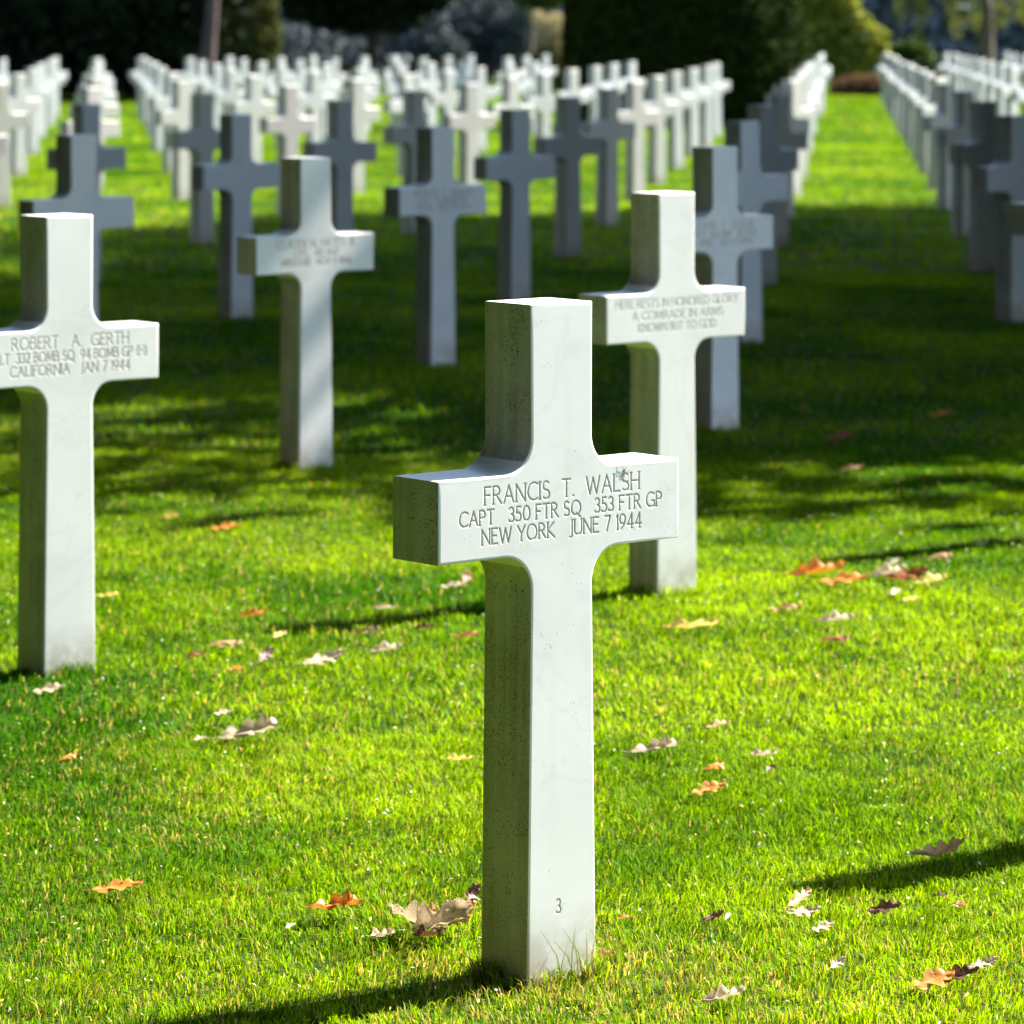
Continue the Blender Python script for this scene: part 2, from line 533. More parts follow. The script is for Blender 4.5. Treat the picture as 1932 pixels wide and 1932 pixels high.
for y, x, i, j in spots:
    c = i - j
    FILES[c] = FILES.get(c, 0) + 1
    k = FILES[c]
    if (i, j) in INS:
        me = ME_FRONT if (i, j) == (0, 0) else ME_PANEL
    else:
        me = ME_NEAR if y < 24 else ME_FAR
    o = link('grave_cross', me)
    jx = 0 if (i, j) in NEARLAB else rng.normal(0, .012)
    o.location = (x + jx, y, 0)
    o.rotation_euler = (rng.normal(0, R(.4)), rng.normal(0, R(.4)), PSI + rng.normal(0, R(.8)))
    q_ = 1.0 if (i, j) == (0, 0) else (rng.uniform(.75, 1) if (i, j) in INS else rng.uniform(0, 1))
    o.color = (q_, q_, q_, 1)
    lit = y > SHADE_FAR(x)
    if (i, j) in NEARLAB:
        lab = NEARLAB[(i, j)]
    else:
        side = 'right' if c > 0 else 'left'
        f = c if c > 0 else 1 - c
        lab = '%s cross, %s in the %s slanting file %s of the grass aisle' % (
            'sunlit white' if lit else 'shaded grey', ORD[min(20, k)], ORD[f], side)
    tag(o, lab, 'grave cross', 'white marble crosses standing in rows on the lawn')
    if (i, j) in INS:
        o.rotation_euler = (0, 0, PSI)
        step, lines = INS[(i, j)]
        sg = []
        for t in lines:
            sg += text_segments(*t)
        far = y > 8.5
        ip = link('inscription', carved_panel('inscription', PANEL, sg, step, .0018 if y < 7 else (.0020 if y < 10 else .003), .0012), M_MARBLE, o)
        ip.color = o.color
        if (i, j) == (0, 0):
            sg = text_segments('3', -.0115, -.0115, .1055, .0205, False)
            sg = [((a[0], a[1]), (b[0], b[1]), k2) for a, b, k2 in sg]
            gn = link('grave_number', carved_panel('grave_number', BASE_RECT, sg, .0007, .0017, .0012), M_MARBLE, o)
            gn.color = o.color
print('crosses', len(spots))

# ------------------------------------------------------------------ grass


def blades(n, region, hgt, wid, tri5, clump):
    """n grass blades inside region(n)->x,y ; returns verts, tris, colours"""
    x, y = region(n)
    n = len(x)
    h = hgt * rng.uniform(.5, 1.2, n) * (1 + .25 * vnoise(x, y, 2.1)) * (1 + .45 * vnoise(x, y, 23.0))
    w = wid * rng.uniform(.6, 1.3, n)
    a = rng.uniform(0, 2 * np.pi, n)
    lean = h * rng.uniform(.15, 1.25, n)
    la = np.where(rng.uniform(0, 1, n) < .55, 5.0 * vnoise(x + 9, y, 9.0) + rng.normal(0, .5, n), rng.uniform(0, 2 * np.pi, n))
    dx, dy = np.cos(a) * w / 2, np.sin(a) * w / 2
    lx, ly = np.cos(la) * lean, np.sin(la) * lean
    z0 = np.full(n, -.004)
    if tri5:
        V = np.stack([
            np.stack([x - dx, y - dy, z0], 1), np.stack([x + dx, y + dy, z0], 1),
            np.stack([x + lx * .35 - dx * .8, y + ly * .35 - dy * .8, h * .6], 1),
            np.stack([x + lx * .35 + dx * .8, y + ly * .35 + dy * .8, h * .6], 1),
            np.stack([x + lx, y + ly, h * (1 - .25 * (lean / h) ** 2)], 1)], 1)
        T = np.array([[0, 1, 3], [0, 3, 2], [2, 3, 4]])
        m = 5
    else:
        V = np.stack([np.stack([x - dx, y - dy, z0], 1), np.stack([x + dx, y + dy, z0], 1),
                      np.stack([x + lx, y + ly, h], 1)], 1)
        T = np.array([[0, 1, 2]])
        m = 3
    Fc = (np.arange(n)[:, None, None] * m + T[None]).reshape(-1, 3)
    # colour: patches of deep green, yellow green and straw
    p1 = vnoise(x + 31, y - 7, 1.3) * .6 + vnoise(x, y + 50, 4.0) * .4
    p2 = vnoise(x - 12, y + 3, .8) * .6 + vnoise(x + 5, y, 7.0) * .4
    near = np.clip((6.3 - y) / 1.1, 0, 1)
    t = np.clip(.42 + .90 * p1 + .46 * near + rng.normal(0, .22, n), 0, 1)
    deep, lime = np.array([.036, .150, .0005]), np.array([.28, .45, .001])
    C = deep * (1 - t[:, None]) + lime * t[:, None]
    foot = np.exp(-(((x - ORG[0] - .06) / .30) ** 2 + ((y - ORG[1] + .02) / .22) ** 2)) + .6 * np.exp(-(((x - .78) / .16) ** 2 + ((y - 6.9) / .4) ** 2))
    straw = rng.uniform(0, 1, n) < np.clip(.03 + .12 * near + .15 * p2 + .30 * foot, .010, .5)
    C[straw] = np.array([.50, .40, .14]) * rng.uniform(.6, 1.15, (straw.sum(), 1))
    C *= rng.uniform(.6, 1.25, (n, 1))
    C = np.repeat(C[:, None, :], m, 1)
    C[:, :2] *= .8
    return V.reshape(-1, 3), Fc, C.reshape(-1, 3)


_lat = rng.uniform(-1, 1, (64, 64))


def vnoise(x, y, f):
    x, y = np.asarray(x) * f, np.asarray(y) * f
    xi, yi = np.floor(x).astype(int), np.floor(y).astype(int)
    fx, fy = x - xi, y - yi
    fx, fy = fx * fx * (3 - 2 * fx), fy * fy * (3 - 2 * fy)
    g = lambda a, b: _lat[a % 64, b % 64]
    return (g(xi, yi) * (1 - fx) + g(xi + 1, yi) * fx) * (1 - fy) + (g(xi, yi + 1) * (1 - fx) + g(xi + 1, yi + 1) * fx) * fy


def wedge(y0, y1, margin):
    k = 966 / (F * 1932)
    def reg(n):
        # sample y with density proportional to the width there
        ys = np.linspace(y0, y1, 400)
        wv = 2 * (k * ys + margin)
        c = np.cumsum(wv)
        y = np.interp(rng.uniform(0, c[-1], n), c, ys)
        x = rng.uniform(-1, 1, n) * (k * y + margin)
        ok = (abs(x) < k * y + .35) | (rng.uniform(0, 1, n) < .5)      # thinner beyond the picture
        return x[ok], y[ok]
    return reg


def area(y0, y1, margin):
    k = 966 / (F * 1932)
    return (y1 - y0) * 2 * (k * (y0 + y1) / 2 + margin)


def avoid(V, Fc, C, m):
    """drop blades that grow inside a near cross"""
    b = V.reshape(-1, m, 3)
    base = (b[:, 0, :2] + b[:, 1, :2]) / 2
    keep = np.ones(len(b), bool)
    cs, sn = math.cos(PSI), math.sin(PSI)
    for y, x, i, j in spots:
        if y > 16: break
        d = base - np.array([x, y])
        lx, ly = d[:, 0] * cs + d[:, 1] * sn, -d[:, 0] * sn + d[:, 1] * cs
        keep &= ~((abs(lx) < .066) & (abs(ly) < .056))
    b = b[keep]
    T = np.array([[0, 1, 3], [0, 3, 2], [2, 3, 4]]) if m == 5 else np.array([[0, 1, 2]])
    Fn = (np.arange(len(b))[:, None, None] * m + T[None]).reshape(-1, 3)
    return b.reshape(-1, 3), Fn, C.reshape(-1, m, 3)[keep].reshape(-1, 3)


parts, base_i = [], 0
for y0, y1, mg, dens, h, w, t5 in ((4.6, 7.4, 1.6, 29000, .0175, .0024, True), (7.4, 12.5, 1.7, 11500, .020, .0037, True),
                                   (12.5, 22, 1.9, 2600, .026, .009, False), (22, 48, 2.2, 520, .035, .018, False),
                                   (48, 96, 2.5, 150, .045, .035, False)):
    n = int(dens * area(y0, y1, mg))
    V, Fc, C = blades(n, wedge(y0, y1, mg), h, w, t5, 1)
    if y0 < 15: V, Fc, C = avoid(V, Fc, C, 5 if t5 else 3)
    parts.append((V, Fc + base_i, C))
    base_i += len(V)
rim = []
for y, x, i, j in spots:
    if y > 15: break
    n = 520
    a = rng.uniform(-1, 1, n)
    e = rng.integers(0, 4, n)
    w_ = np.abs(rng.normal(0, .012, n)) + .001
    lx = np.where(e == 0, a * .068, np.where(e == 1, a * .068, np.where(e == 2, .068 + w_, -.068 - w_)))
    ly = np.where(e == 0, -.056 - w_, np.where(e == 1, .056 + w_, a * .056))
    rim.append(np.stack([x + lx * math.cos(PSI) - ly * math.sin(PSI), y + lx * math.sin(PSI) + ly * math.cos(PSI)], 1))
rim = np.concatenate(rim)
V, Fc, C = blades(len(rim), lambda n_: (rim[:, 0], rim[:, 1]), .034, .0028, True, 1)
V, Fc, C = avoid(V, Fc, C, 5)
parts.append((V, Fc + base_i, C))
base_i += len(V)
# a few long uncut stems against the foot of the front cross
bx, by = ORG
stems = []
for k in range(11):
    s = rng.uniform(-.035, .075)
    px = bx + s * math.cos(PSI) + (.068 + rng.uniform(0, .012)) * math.sin(PSI)
    py = by + s * math.sin(PSI) - (.068 + rng.uniform(0, .012)) * math.cos(PSI)
    h = rng.uniform(.045, .10)
    ax = rng.normal(0, .35) * h
    w = .0011
    pts = [(px, py, 0), (px + ax * .25, py, h * .5), (px + ax, py - .004, h)]
    v = []
    for q, ww in zip(pts[:2], (w, w * .8)):
        v += [(q[0] - ww, q[1], q[2]), (q[0] + ww, q[1], q[2])]
    v.append(pts[2])
    stems.append(np.array(v))
V = np.concatenate(stems)
Fc = (np.arange(len(stems))[:, None, None] * 5 + np.array([[0, 1, 3], [0, 3, 2], [2, 3, 4]])[None]).reshape(-1, 3)
parts.append((V, Fc + base_i, np.tile(np.array([.12, .17, .03]), (len(V), 1))))
gm = mesh_np('grass', np.concatenate([p[0] for p in parts]), np.concatenate([p[1] for p in parts]), 3, True,
             np.concatenate([p[2] for p in parts]))
tag(link('grass', gm, M_GRASS), kind='stuff')
print('grass tris', len(gm.polygons))

# ------------------------------------------------------------------ fallen leaves


def oak_leaf_mesh(name, lobes, curl, roll, seed):
    """lobed leaf one unit long along x, with a stalk; bent and rolled"""
    r = np.random.default_rng(seed)
    nu, nv = 44, 6
    us = np.linspace(0, 1, nu)
    env = .30 * np.sin(np.pi * us ** .85) ** .8 * (1 - .25 * us)
    wL = env * (.34 + .72 * np.abs(np.sin(np.pi * (lobes * us + r.uniform(-.1, .1)))) ** .8 * (1 + .3 * np.sin(17 * us + seed))) + .008
    wR = env * (.34 + .72 * np.abs(np.sin(np.pi * (lobes * us + r.uniform(-.15, .25)))) ** .8 * (1 + .3 * np.sin(13 * us + 2 * seed))) + .008
    V, vein = [], []
    for k, u in enumerate(us):
        for q in range(-nv, nv + 1):
            t = q / nv
            wv = (wL[k] if t < 0 else wR[k]) * t
            sweep = .17 * abs(t) * np.sin(np.pi * u)
            X = u + sweep
            lift = roll * (abs(wv) / .3) ** 1.6 * .22 + curl * (u - .45) ** 2 * .55 + .035 * np.sin(8 * u + 4 * t + seed) * (.3 + abs(t)) + .03 * abs(t) * np.sin(21 * u + seed)
            V.append((X - .5, wv * (1 - .25 * abs(roll)), lift))
            vein.append(1.0 if q == 0 else (.5 if abs((u * lobes * 2 - abs(t) * .8) % 1) < .12 else 0))
    m = 2 * nv + 1
    k = np.arange(nu * m).reshape(nu, m)
    Fq = np.stack([k[:-1, :-1].ravel(), k[1:, :-1].ravel(), k[1:, 1:].ravel(), k[:-1, 1:].ravel()], 1)
    V = np.array(V)
    # stalk: thin four sided tube
    L = len(V)
    z0 = curl * .2 * .55
    st = []
    for s in range(4):
        q = s / 3
        c = np.array([-.5 - .2 * q, .02 * q, z0 + .06 * q * q])
        rr = .009 * (1 - .4 * q)
        st += [c + np.array([0, rr, 0]), c + np.array([0, 0, rr]), c + np.array([0, -rr, 0]), c + np.array([0, 0, -rr])]
    ft = []
    for s in range(3):
        for e in range(4):
            a = L + 4 * s
            ft.append([a + e, a + (e + 1) % 4, a + 4 + (e + 1) % 4, a + 4 + e])
    me = mesh_np(name, np.concatenate([V, np.array(st)]), np.concatenate([Fq, np.array(ft)]), 4, True)
    at = me.attributes.new('vein', 'FLOAT', 'POINT')
    at.data.foreach_set('value', np.array(vein + [1.0] * 16, dtype=np.float32))
    return me


SHAPES = [oak_leaf_mesh('oak_leaf_%s' % n, *a) for n, a in (
    ('flat', (4, .35, .25, 1)), ('cupped', (4, .6, .9, 2)), ('rolled', (3.5, .7, .9, 3)), ('arched', (4, -.8, -.35, 4)),
    ('twisted', (5, 1.1, .5, 5)), ('long', (4.5, .25, .75, 6)))]
SHADE = {'flat': 0, 'cupped': 1, 'rolled': 2, 'arched': 3, 'twisted': 4, 'long': 5}
# px, py, length px, colour, shape, heading deg, tilt deg, label
LEAVES = [
    (222, 1668, 98, 'orange', 'flat', 10, 14, 'bright orange lobed leaf lying alone on the grass at lower left'),
    (636, 1714, 92, 'orange', 'long', 8, 10, 'narrow curled orange leaf left of the pale leaf heap by the front cross'),
    (548, 1738, 32, 'pale', 'cupped', 60, 10, 'small pale leaf below left of the narrow curled orange leaf'),
    (775, 1750, 100, 'pale', 'cupped', 160, 34, 'pale leaf with dark stalk, outermost of the heap against the front cross'),
    (835, 1754, 112, 'pale', 'rolled', 15, 36, 'large pale leaf in the middle of the heap against the front cross'),
    (868, 1742, 84, 'tan', 'twisted', -20, 44, 'tan twisted leaf of the heap, touching the front cross'),
    (722, 1768, 48, 'pale', 'rolled', 30, 8, 'thin pale curled leaf at the left tip of the heap by the front cross'),
    (800, 1738, 74, 'tan', 'flat', -35, 40, 'tan leaf propped at the back of the heap against the front cross'),
    (850, 1732, 66, 'pale', 'arched', 55, 48, 'pale upright leaf at the back of the heap, nearest the shaft'),
    (812, 1768, 58, 'dark', 'rolled', 4, 12, 'dark curled leaf under the front of the heap by the front cross'),
    (886, 1706, 60, 'dark', 'twisted', 70, 55, 'dark brown leaf standing up behind the heap against the front cross'),
    (472, 1384, 124, 'pale', 'long', 0, 26, 'long pale leaf seen edge on with ragged lobes, left of the front cross'),
    (377, 1387, 28, 'pale', 'cupped', 40, 10, 'small pale scrap just left of the long ragged pale leaf'),
    (420, 1338, 34, 'pale', 'flat', 20, 15, 'small pale leaf above the long ragged pale leaf'),
    (130, 1420, 40, 'orange', 'arched', 40, 20, 'small brownish orange leaf far left in the sunlit grass'),
    (93, 1297, 62, 'pale', 'flat', 5, 20, 'pale leaf lying in front of the foot of the left edge cross'),
    (207, 1117, 46, 'yellow', 'flat', -5, 10, 'pale yellow leaf right of the shaft of the left edge cross'),
    (478, 1156, 58, 'orange', 'cupped', -10, 18, 'tan orange cupped leaf alone in the grass above the left leaf scatter'),
    (424, 1208, 70, 'tan', 'arched', -12, 14, 'arched brown and cream leaf at the left of the leaf scatter'),
    (500, 1238, 52, 'dark', 'twisted', 60, 45, 'dark brown upright leaf in the middle of the left leaf scatter'),
    (528, 1194, 34, 'yellow', 'rolled', 50, 20, 'small creamy leaf above the dark upright leaf'),
    (445, 1254, 34, 'orange', 'flat', 10, 5, 'small bright orange leaf below the arched brown leaf'),
    (366, 1232, 36, 'red', 'cupped', 10, 10, 'small rust leaf right of the left edge cross foot'),
    (612, 1246, 86, 'pale', 'twisted', 18, 26, 'large pale peach leaf, biggest of the left leaf scatter'),
    (725, 1142, 52, 'pale', 'rolled', -20, 10, 'pale crescent leaf left of the front cross shaft, topmost there'),
    (728, 1222, 62, 'pale', 'cupped', 6, 20, 'pale speckled leaf left of the front cross shaft below a dark shadow'),
    (690, 1182, 58, 'dark', 'arched', 4, 15, 'dark brown leaf lying in a cross shadow left of the front cross'),
    (800, 1180, 42, 'dark', 'cupped', -10, 20, 'nearly black leaf in the cross shadow, right of the dark brown one'),
    (855, 1100, 48, 'pale', 'flat', 8, 12, 'pale leaf under the left arm of the front cross'),
    (880, 1090, 36, 'red', 'twisted', 60, 45, 'red brown upright leaf under the left arm of the front cross'),
    (880, 1193, 52, 'red', 'flat', 0, 10, 'red brown leaf touching the left side of the front cross shaft'),
    (425, 991, 56, 'orange', 'flat', 0, 14, 'blurred orange leaf at the sunny edge of the tree shade'),
    (322, 973, 48, 'yellow', 'cupped', -20, 18, 'blurred yellow orange leaf at the sunny edge, left of the orange one'),
    (314, 911, 34, 'red', 'cupped', 0, 20, 'blurred red leaf in tree shade right of the left edge cross'),
    (535, 898, 34, 'red', 'cupped', 20, 20, 'blurred red leaf at the foot of the bluish white cross'),
    (1307, 1180, 112, 'yellow', 'rolled', -4, 12, 'yellow leaf with long pale curl, right of the front cross shaft'),
    (1577, 1166, 72, 'pale', 'cupped', 2, 14, 'pale ragged leaf above a rust leaf in the right lawn'),
    (1574, 1199, 62, 'red', 'arched', -4, 14, 'rust brown leaf just below the pale ragged leaf'),
    (1483, 1143, 64, 'tan', 'flat', -6, 10, 'tan leaf lying right of the glaring cross foot'),
    (1542, 1080, 108, 'orange', 'cupped', 4, 18, 'bright orange leaf, left one of the pair right of the glaring cross'),
    (1594, 1092, 92, 'orange', 'flat', -5, 14, 'bright orange leaf, right one of the pair right of the glaring cross'),
    (1676, 1080, 74, 'pale', 'cupped', 10, 20, 'pale leaf at the left end of the far right leaf pile'),
    (1714, 1088, 84, 'red', 'twisted', -10, 24, 'rust leaf in the middle of the far right leaf pile'),
    (1756, 1094, 66, 'yellow', 'cupped', 10, 20, 'creamy yellow leaf at the right end of the far right leaf pile'),
    (1686, 1058, 32, 'pale', 'cupped', 30, 35, 'greyish white scrap standing above the far right leaf pile'),
    (1690, 1112, 32, 'pale', 'flat', 50, 20, 'small white leaf below the far right leaf pile'),
    (1720, 1124, 34, 'yellow', 'flat', 0, 15, 'small cream leaf lowest below the far right leaf pile'),
    (1585, 823, 50, 'red', 'flat', 0, 20, 'blurred rust leaf in tree shade right of the crosses, uppermost pair member'),
    (1607, 883, 42, 'tan', 'cupped', 0, 20, 'blurred tan leaf in tree shade below the rust one'),
    (1775, 779, 48, 'orange', 'flat', -5, 15, 'blurred orange leaf in a sun fleck of the tree shade at right'),
    (1775, 1043, 46, 'tan', 'arched', -8, 16, 'brown leaf above the far right leaf pile'),
    (1851, 1021, 28, 'pale', 'flat', 0, 15, 'small pale leaf near the right edge above the leaf pile'),
    (1355, 1363, 52, 'tan', 'cupped', 20, 18, 'tan leaf above the long cream leaf right of the front cross'),
    (1238, 1410, 96, 'pale', 'long', 4, 18, 'long cream leaf lying right beside the front cross shaft'),
    (1442, 1417, 56, 'pale', 'rolled', 8, 8, 'thin pale curled leaf right of the long cream leaf'),
    (1350, 1438, 44, 'orange', 'arched', 25, 20, 'small orange and white leaf between the cream leaf and the orange lobed leaf'),
    (1453, 1444, 28, 'dark', 'twisted', 40, 30, 'tiny dark brown leaf under the thin pale curled leaf'),
    (1338, 1485, 72, 'orange', 'flat', 24, 22, 'orange lobed leaf pointing up right, right of the front cross shaft'),
    (868, 1425, 52, 'yellow', 'rolled', 8, 6, 'yellowish curled leaf touching the left of the front cross shaft'),
    (1770, 1606, 112, 'tan', 'twisted', 16, 18, 'large cream and tan leaf above a long shadow at right'),
    (1508, 1694, 76, 'tan', 'cupped', 50, 28, 'beige lobed leaf of the lower right lawn, tilted up in the grass'),
    (1518, 1716, 72, 'pale', 'twisted', -20, 18, 'pale crumpled leaf overlapping the beige lobed leaf'),
    (1553, 1742, 46, 'pale', 'flat', 20, 24, 'small pale lobed leaf right below the crumpled one'),
    (1668, 1710, 66, 'dark', 'flat', -10, 30, 'dark chocolate lobed leaf in the lower right lawn'),
    (1345, 1726, 48, 'dark', 'twisted', 20, 35, 'dark maroon curled leaf right of the front cross foot'),
    (1372, 1722, 30, 'pale', 'rolled', 70, 30, 'white curled scrap beside the dark maroon leaf'),
    (1762, 1846, 90, 'orange', 'flat', 20, 26, 'big orange and green tinged leaf overlapped by a dark one at lower right'),
    (1808, 1838, 84, 'dark', 'flat', -10, 34, 'big brown lobed leaf lying over the orange one at lower right'),
    (1857, 1814, 60, 'pale', 'twisted', 15, 24, 'pale grey lobed leaf above the big brown leaf'),
    (1366, 1876, 88, 'pale', 'cupped', 15, 20, 'pale tan leaf with upturned white tip near the bottom edge'),
    (1580, 1813, 42, 'pale', 'twisted', 40, 40, 'pale crinkled leaf standing in the lower right grass'),
    (1178, 1722, 28, 'orange', 'cupped', 10, 14, 'tiny orange leaf right of the front cross foot'),
    (1772, 1681, 34, 'dark', 'cupped', 0, 14, 'small brown leaf below the shadow at right'),
    (1812, 1697, 36, 'red', 'flat', 30, 14, 'small rust leaf right of the small brown one at right'),
    (1140, 1792, 44, 'red', 'cupped', 14, 14, 'crumpled rust leaf against the right foot of the front cross'),
    (1508, 1812, 26, 'dark', 'cupped', 10, 20, 'tiny dark leaf left of the pale crinkled leaf'),
    (1690, 1836, 22, 'dark', 'flat', 10, 10, 'tiny dark scrap left of the big orange leaf'),
]
for px, py, ln, colr, shp, head, tilt, lab in LEAVES:
    x, y = gpt(px, py, .025)
    o = link('oak_leaf', SHAPES[SHADE[shp]].copy())
    o.data.materials.clear()
    o.data.materials.append(LEAFMAT[colr])
    L = ln / (F * 1932) * y / 1.0
    o.scale = (L, L * rng.uniform(.75, 1.1), L * rng.uniform(.5, .9))
    foot = .5 * L * math.sin(R(tilt)) * .5
    o.location = (x, y, .016 + foot)
    o.rotation_euler = Matrix.Rotation(R(head) * 1.0, 3, 'Z').to_euler()
    m = Matrix.Rotation(R(head), 3, 'Z') @ Matrix.Rotation(-R(tilt) * .5, 3, 'Y') @ Matrix.Rotation(R(tilt * 1.05), 3, 'X')
    o.rotation_euler = m.to_euler()
    if 'heap' in lab:
        o.scale = (L * 1.08, L * 1.15, L * 1.25)
        o.location.z += .010
    tag(o, lab, 'fallen leaf', 'fallen leaves scattered on the lawn')

# crumbs of dry leaf and pale petals between the blades
n = 5200
x, y = wedge(4.8, 12, .4)(n)
n = len(x)
s = rng.uniform(.0018, .0052, n)
c = np.stack([x, y, rng.uniform(.008, .022, n)], 1)
d1, d2 = rng.normal(size=(n, 3)), rng.normal(size=(n, 3))
d1 /= np.linalg.norm(d1, axis=1)[:, None]
d2 = np.cross(d1, d2)
d2 /= np.linalg.norm(d2, axis=1)[:, None]
s = s[:, None]
V = np.stack([c - d1 * s, c + d2 * s * .45, c + d1 * s, c - d2 * s * .45], 1).reshape(-1, 3)
pal = np.array([[.75, .70, .58], [.78, .78, .74], [.45, .22, .07], [.62, .5, .2], [.2, .08, .03]])
C = pal[rng.choice(5, n, p=[.36, .27, .14, .15, .08])]
tag(link('leaf_crumbs', mesh_np('leaf_crumbs', V, np.arange(4 * n).reshape(-1, 4), 4, False, np.repeat(C, 4, 0)), M_FOL), kind='stuff')

# ------------------------------------------------------------------ crane fly resting on the front cross


def tube(bm, a, b, r0, r1, n=6):
    a, b = Vector(a), Vector(b)
    d = (b - a).normalized()
    p = d.orthogonal().normalized()
    q = d.cross(p)
    ra = [bm.verts.new(a + (p * math.cos(2 * math.pi * k / n) + q * math.sin(2 * math.pi * k / n)) * r0) for k in range(n)]
    rb = [bm.verts.new(b + (p * math.cos(2 * math.pi * k / n) + q * math.sin(2 * math.pi * k / n)) * r1) for k in range(n)]
    for k in range(n):
        bm.faces.new((ra[k], ra[(k + 1) % n], rb[(k + 1) % n], rb[k])).smooth = True
    bm.faces.new(rb)
    bm.faces.new(list(reversed(ra)))


bm = bmesh.new()
tube(bm, (0, -.0005, -.008), (0, -.0005, -.001), .0003, .0006)
tube(bm, (0, -.0005, -.001), (0, -.0005, .003), .0006, .0005)
tube(bm, (0, -.0005, .003), (0, -.0005, .0045), .0008, .0005)
for sx in (-1, 1):
    for kz, ez in ((.001, .012), (.0, .002), (-.001, -.011)):
        tube(bm, (0, -.0005, kz), (sx * .007, -.0009, kz + ez * .6), .0002, .0002, 4)
        tube(bm, (sx * .007, -.0009, kz + ez * .6), (sx * .0125, -.0002, kz + ez), .0002, .00015, 4)
me = bpy.data.meshes.new('crane_fly')
bm.to_mesh(me)
bm.free()
fly = link('crane_fly', me, plain('insect_brown', (.09, .065, .045)))
s_, z_ = .1223, .7455
fly.location = (bx + s_ * math.cos(PSI) + THICK / 2 * math.sin(PSI), by + s_ * math.sin(PSI) - THICK / 2 * math.cos(PSI), z_)
fly.rotation_euler = (0, 0, PSI)
tag(fly, 'tiny long legged crane fly resting on the carved name of the front cross', 'insect')

# ------------------------------------------------------------------ trees and shrubs


def cloud(blobs, n, size, pal, shell=.55, flat=1.0, fold=True):
    """leaf sized quads through a set of ellipsoid clumps (cx,cy,cz,rx,ry,rz)"""
    b = np.array(blobs, float)
    vol = (b[:, 3] * b[:, 4] * b[:, 5]) ** .75
    k = rng.choice(len(b), n, p=vol / vol.sum())
    d = rng.normal(size=(n, 3))
    d /= np.linalg.norm(d, axis=1)[:, None]
    rad = shell + (1 - shell) * rng.uniform(0, 1, n) ** .5
    rad *= 1 + rng.normal(0, .10, n)
    c = b[k, :3] + d * rad[:, None] * b[k, 3:]
    c = c[c[:, 2] > .03]
    k = k[:len(c)]
    n = len(c)
    a = rng.normal(size=(n, 3))
    a /= np.linalg.norm(a, axis=1)[:, None]
    e = np.cross(a, rng.normal(size=(n, 3)))
    e /= np.linalg.norm(e, axis=1)[:, None]
    s = (size * rng.uniform(.6, 1.4, n))[:, None]
    V = np.stack([c - a * s, c + e * s * .5 * flat, c + a * s, c - e * s * .5 * flat], 1).reshape(-1, 3)
    t = np.clip(.5 + rng.normal(0, .28, n), 0, 1)[:, None]
    C = np.array(pal[0]) * (1 - t) + np.array(pal[1]) * t
    C *= rng.uniform(.8, 1.2, (n, 1))
    return V, np.arange(4 * n).reshape(-1, 4), np.repeat(C, 4, 0)


def crown(name, parent, blobs, n, size, pal, mat=M_FOL, **kw):
    V, Fq, C = cloud(blobs, n, size, pal, **kw)
    return link(name, mesh_np(name, V, Fq, 4, False, C), mat, parent)


def trunk(parent, pts, mat=M_BARK, limbs=()):
    bm = bmesh.new()
    for chain in (pts,) + tuple(limbs):
        prev = None
        n = 10
        for (x, y, z, r) in chain:
            ring = [bm.verts.new((x + r * math.cos(2 * math.pi * k / n), y + r * math.sin(2 * math.pi * k / n), z)) for k in range(n)]
            if prev:
                for k in range(n):
                    bm.faces.new((prev[k], prev[(k + 1) % n], ring[(k + 1) % n], ring[k])).smooth = True
            prev = ring
        bm.faces.new(prev)
    me = bpy.data.meshes.new('trunk')
    bm.to_mesh(me)
    bm.free()
    return link('trunk', me, mat, parent)


def root(name, x, y, label, cat, group=None):
    o = bpy.data.objects.new(name, None)
    COL.objects.link(o)
    o.location = (x, y, 0)
    return tag(o, label, cat, group)


def ragged(cx, cy, cz, rx, ry, rz, n, s=(.28, .45)):
    """an uneven heap of clumps filling an ellipsoid"""
    out = []
    for _ in range(n):
        d = rng.normal(size=3)
        d /= np.linalg.norm(d)
        q = rng.uniform(.35, .95)
        f = rng.uniform(*s)
        out.append((cx + d[0] * rx * q, cy + d[1] * ry * q, cz + d[2] * rz * q, rx * f, ry * f, rz * f))
    return out


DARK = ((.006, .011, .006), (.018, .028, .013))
MID = ((.030, .060, .014), (.085, .13, .02))
LIME = ((.06, .09, .012), (.32, .35, .06))

# clipped yew among the graves
t = root('yew_tree', YEW[0], YEW[1], 'large dark clipped yew standing among the crosses, its right edge lit green', 'tree')
bm = bmesh.new()
prof = [(0.0, 1.45), (.25, 1.62), (.8, 1.72), (1.6, 1.70), (2.6, 1.52), (3.6, 1.15), (4.5, .6), (4.9, .15)]
prev = None
for z, r in prof:
    ring = [bm.verts.new((r * math.cos(a), r * math.sin(a), z)) for a in np.linspace(0, 2 * math.pi, 28, endpoint=False)]
    if prev:
        for k in range(28): bm.faces.new((prev[k], prev[(k + 1) % 28], ring[(k + 1) % 28], ring[k]))
    prev = ring
bm.faces.new(prev)
bm.verts.ensure_lookup_table()
bm.verts.index_update()
V0 = np.array([v.co[:] for v in bm.verts])
F0 = [[v.index for v in f.verts] for f in bm.faces if len(f.verts) == 4]
bm.free()
n = 34000
zz = rng.uniform(.02, 4.9, n)
aa = rng.uniform(0, 2 * np.pi, n)
rr = np.interp(zz, [p[0] for p in prof], [p[1] for p in prof]) + .06 * vnoise(aa * 3, zz, 2.0) + rng.uniform(-.02, .12, n)
c = np.stack([rr * np.cos(aa), rr * np.sin(aa), zz], 1)
a = rng.normal(size=(n, 3)); a /= np.linalg.norm(a, axis=1)[:, None]
e = np.cross(a, rng.normal(size=(n, 3))); e /= np.linalg.norm(e, axis=1)[:, None]
s = rng.uniform(.03, .08, n)[:, None]
V = np.stack([c - a * s, c + e * s * .4, c + a * s, c - e * s * .4], 1).reshape(-1, 3)
tt = rng.uniform(0, 1, (n, 1))
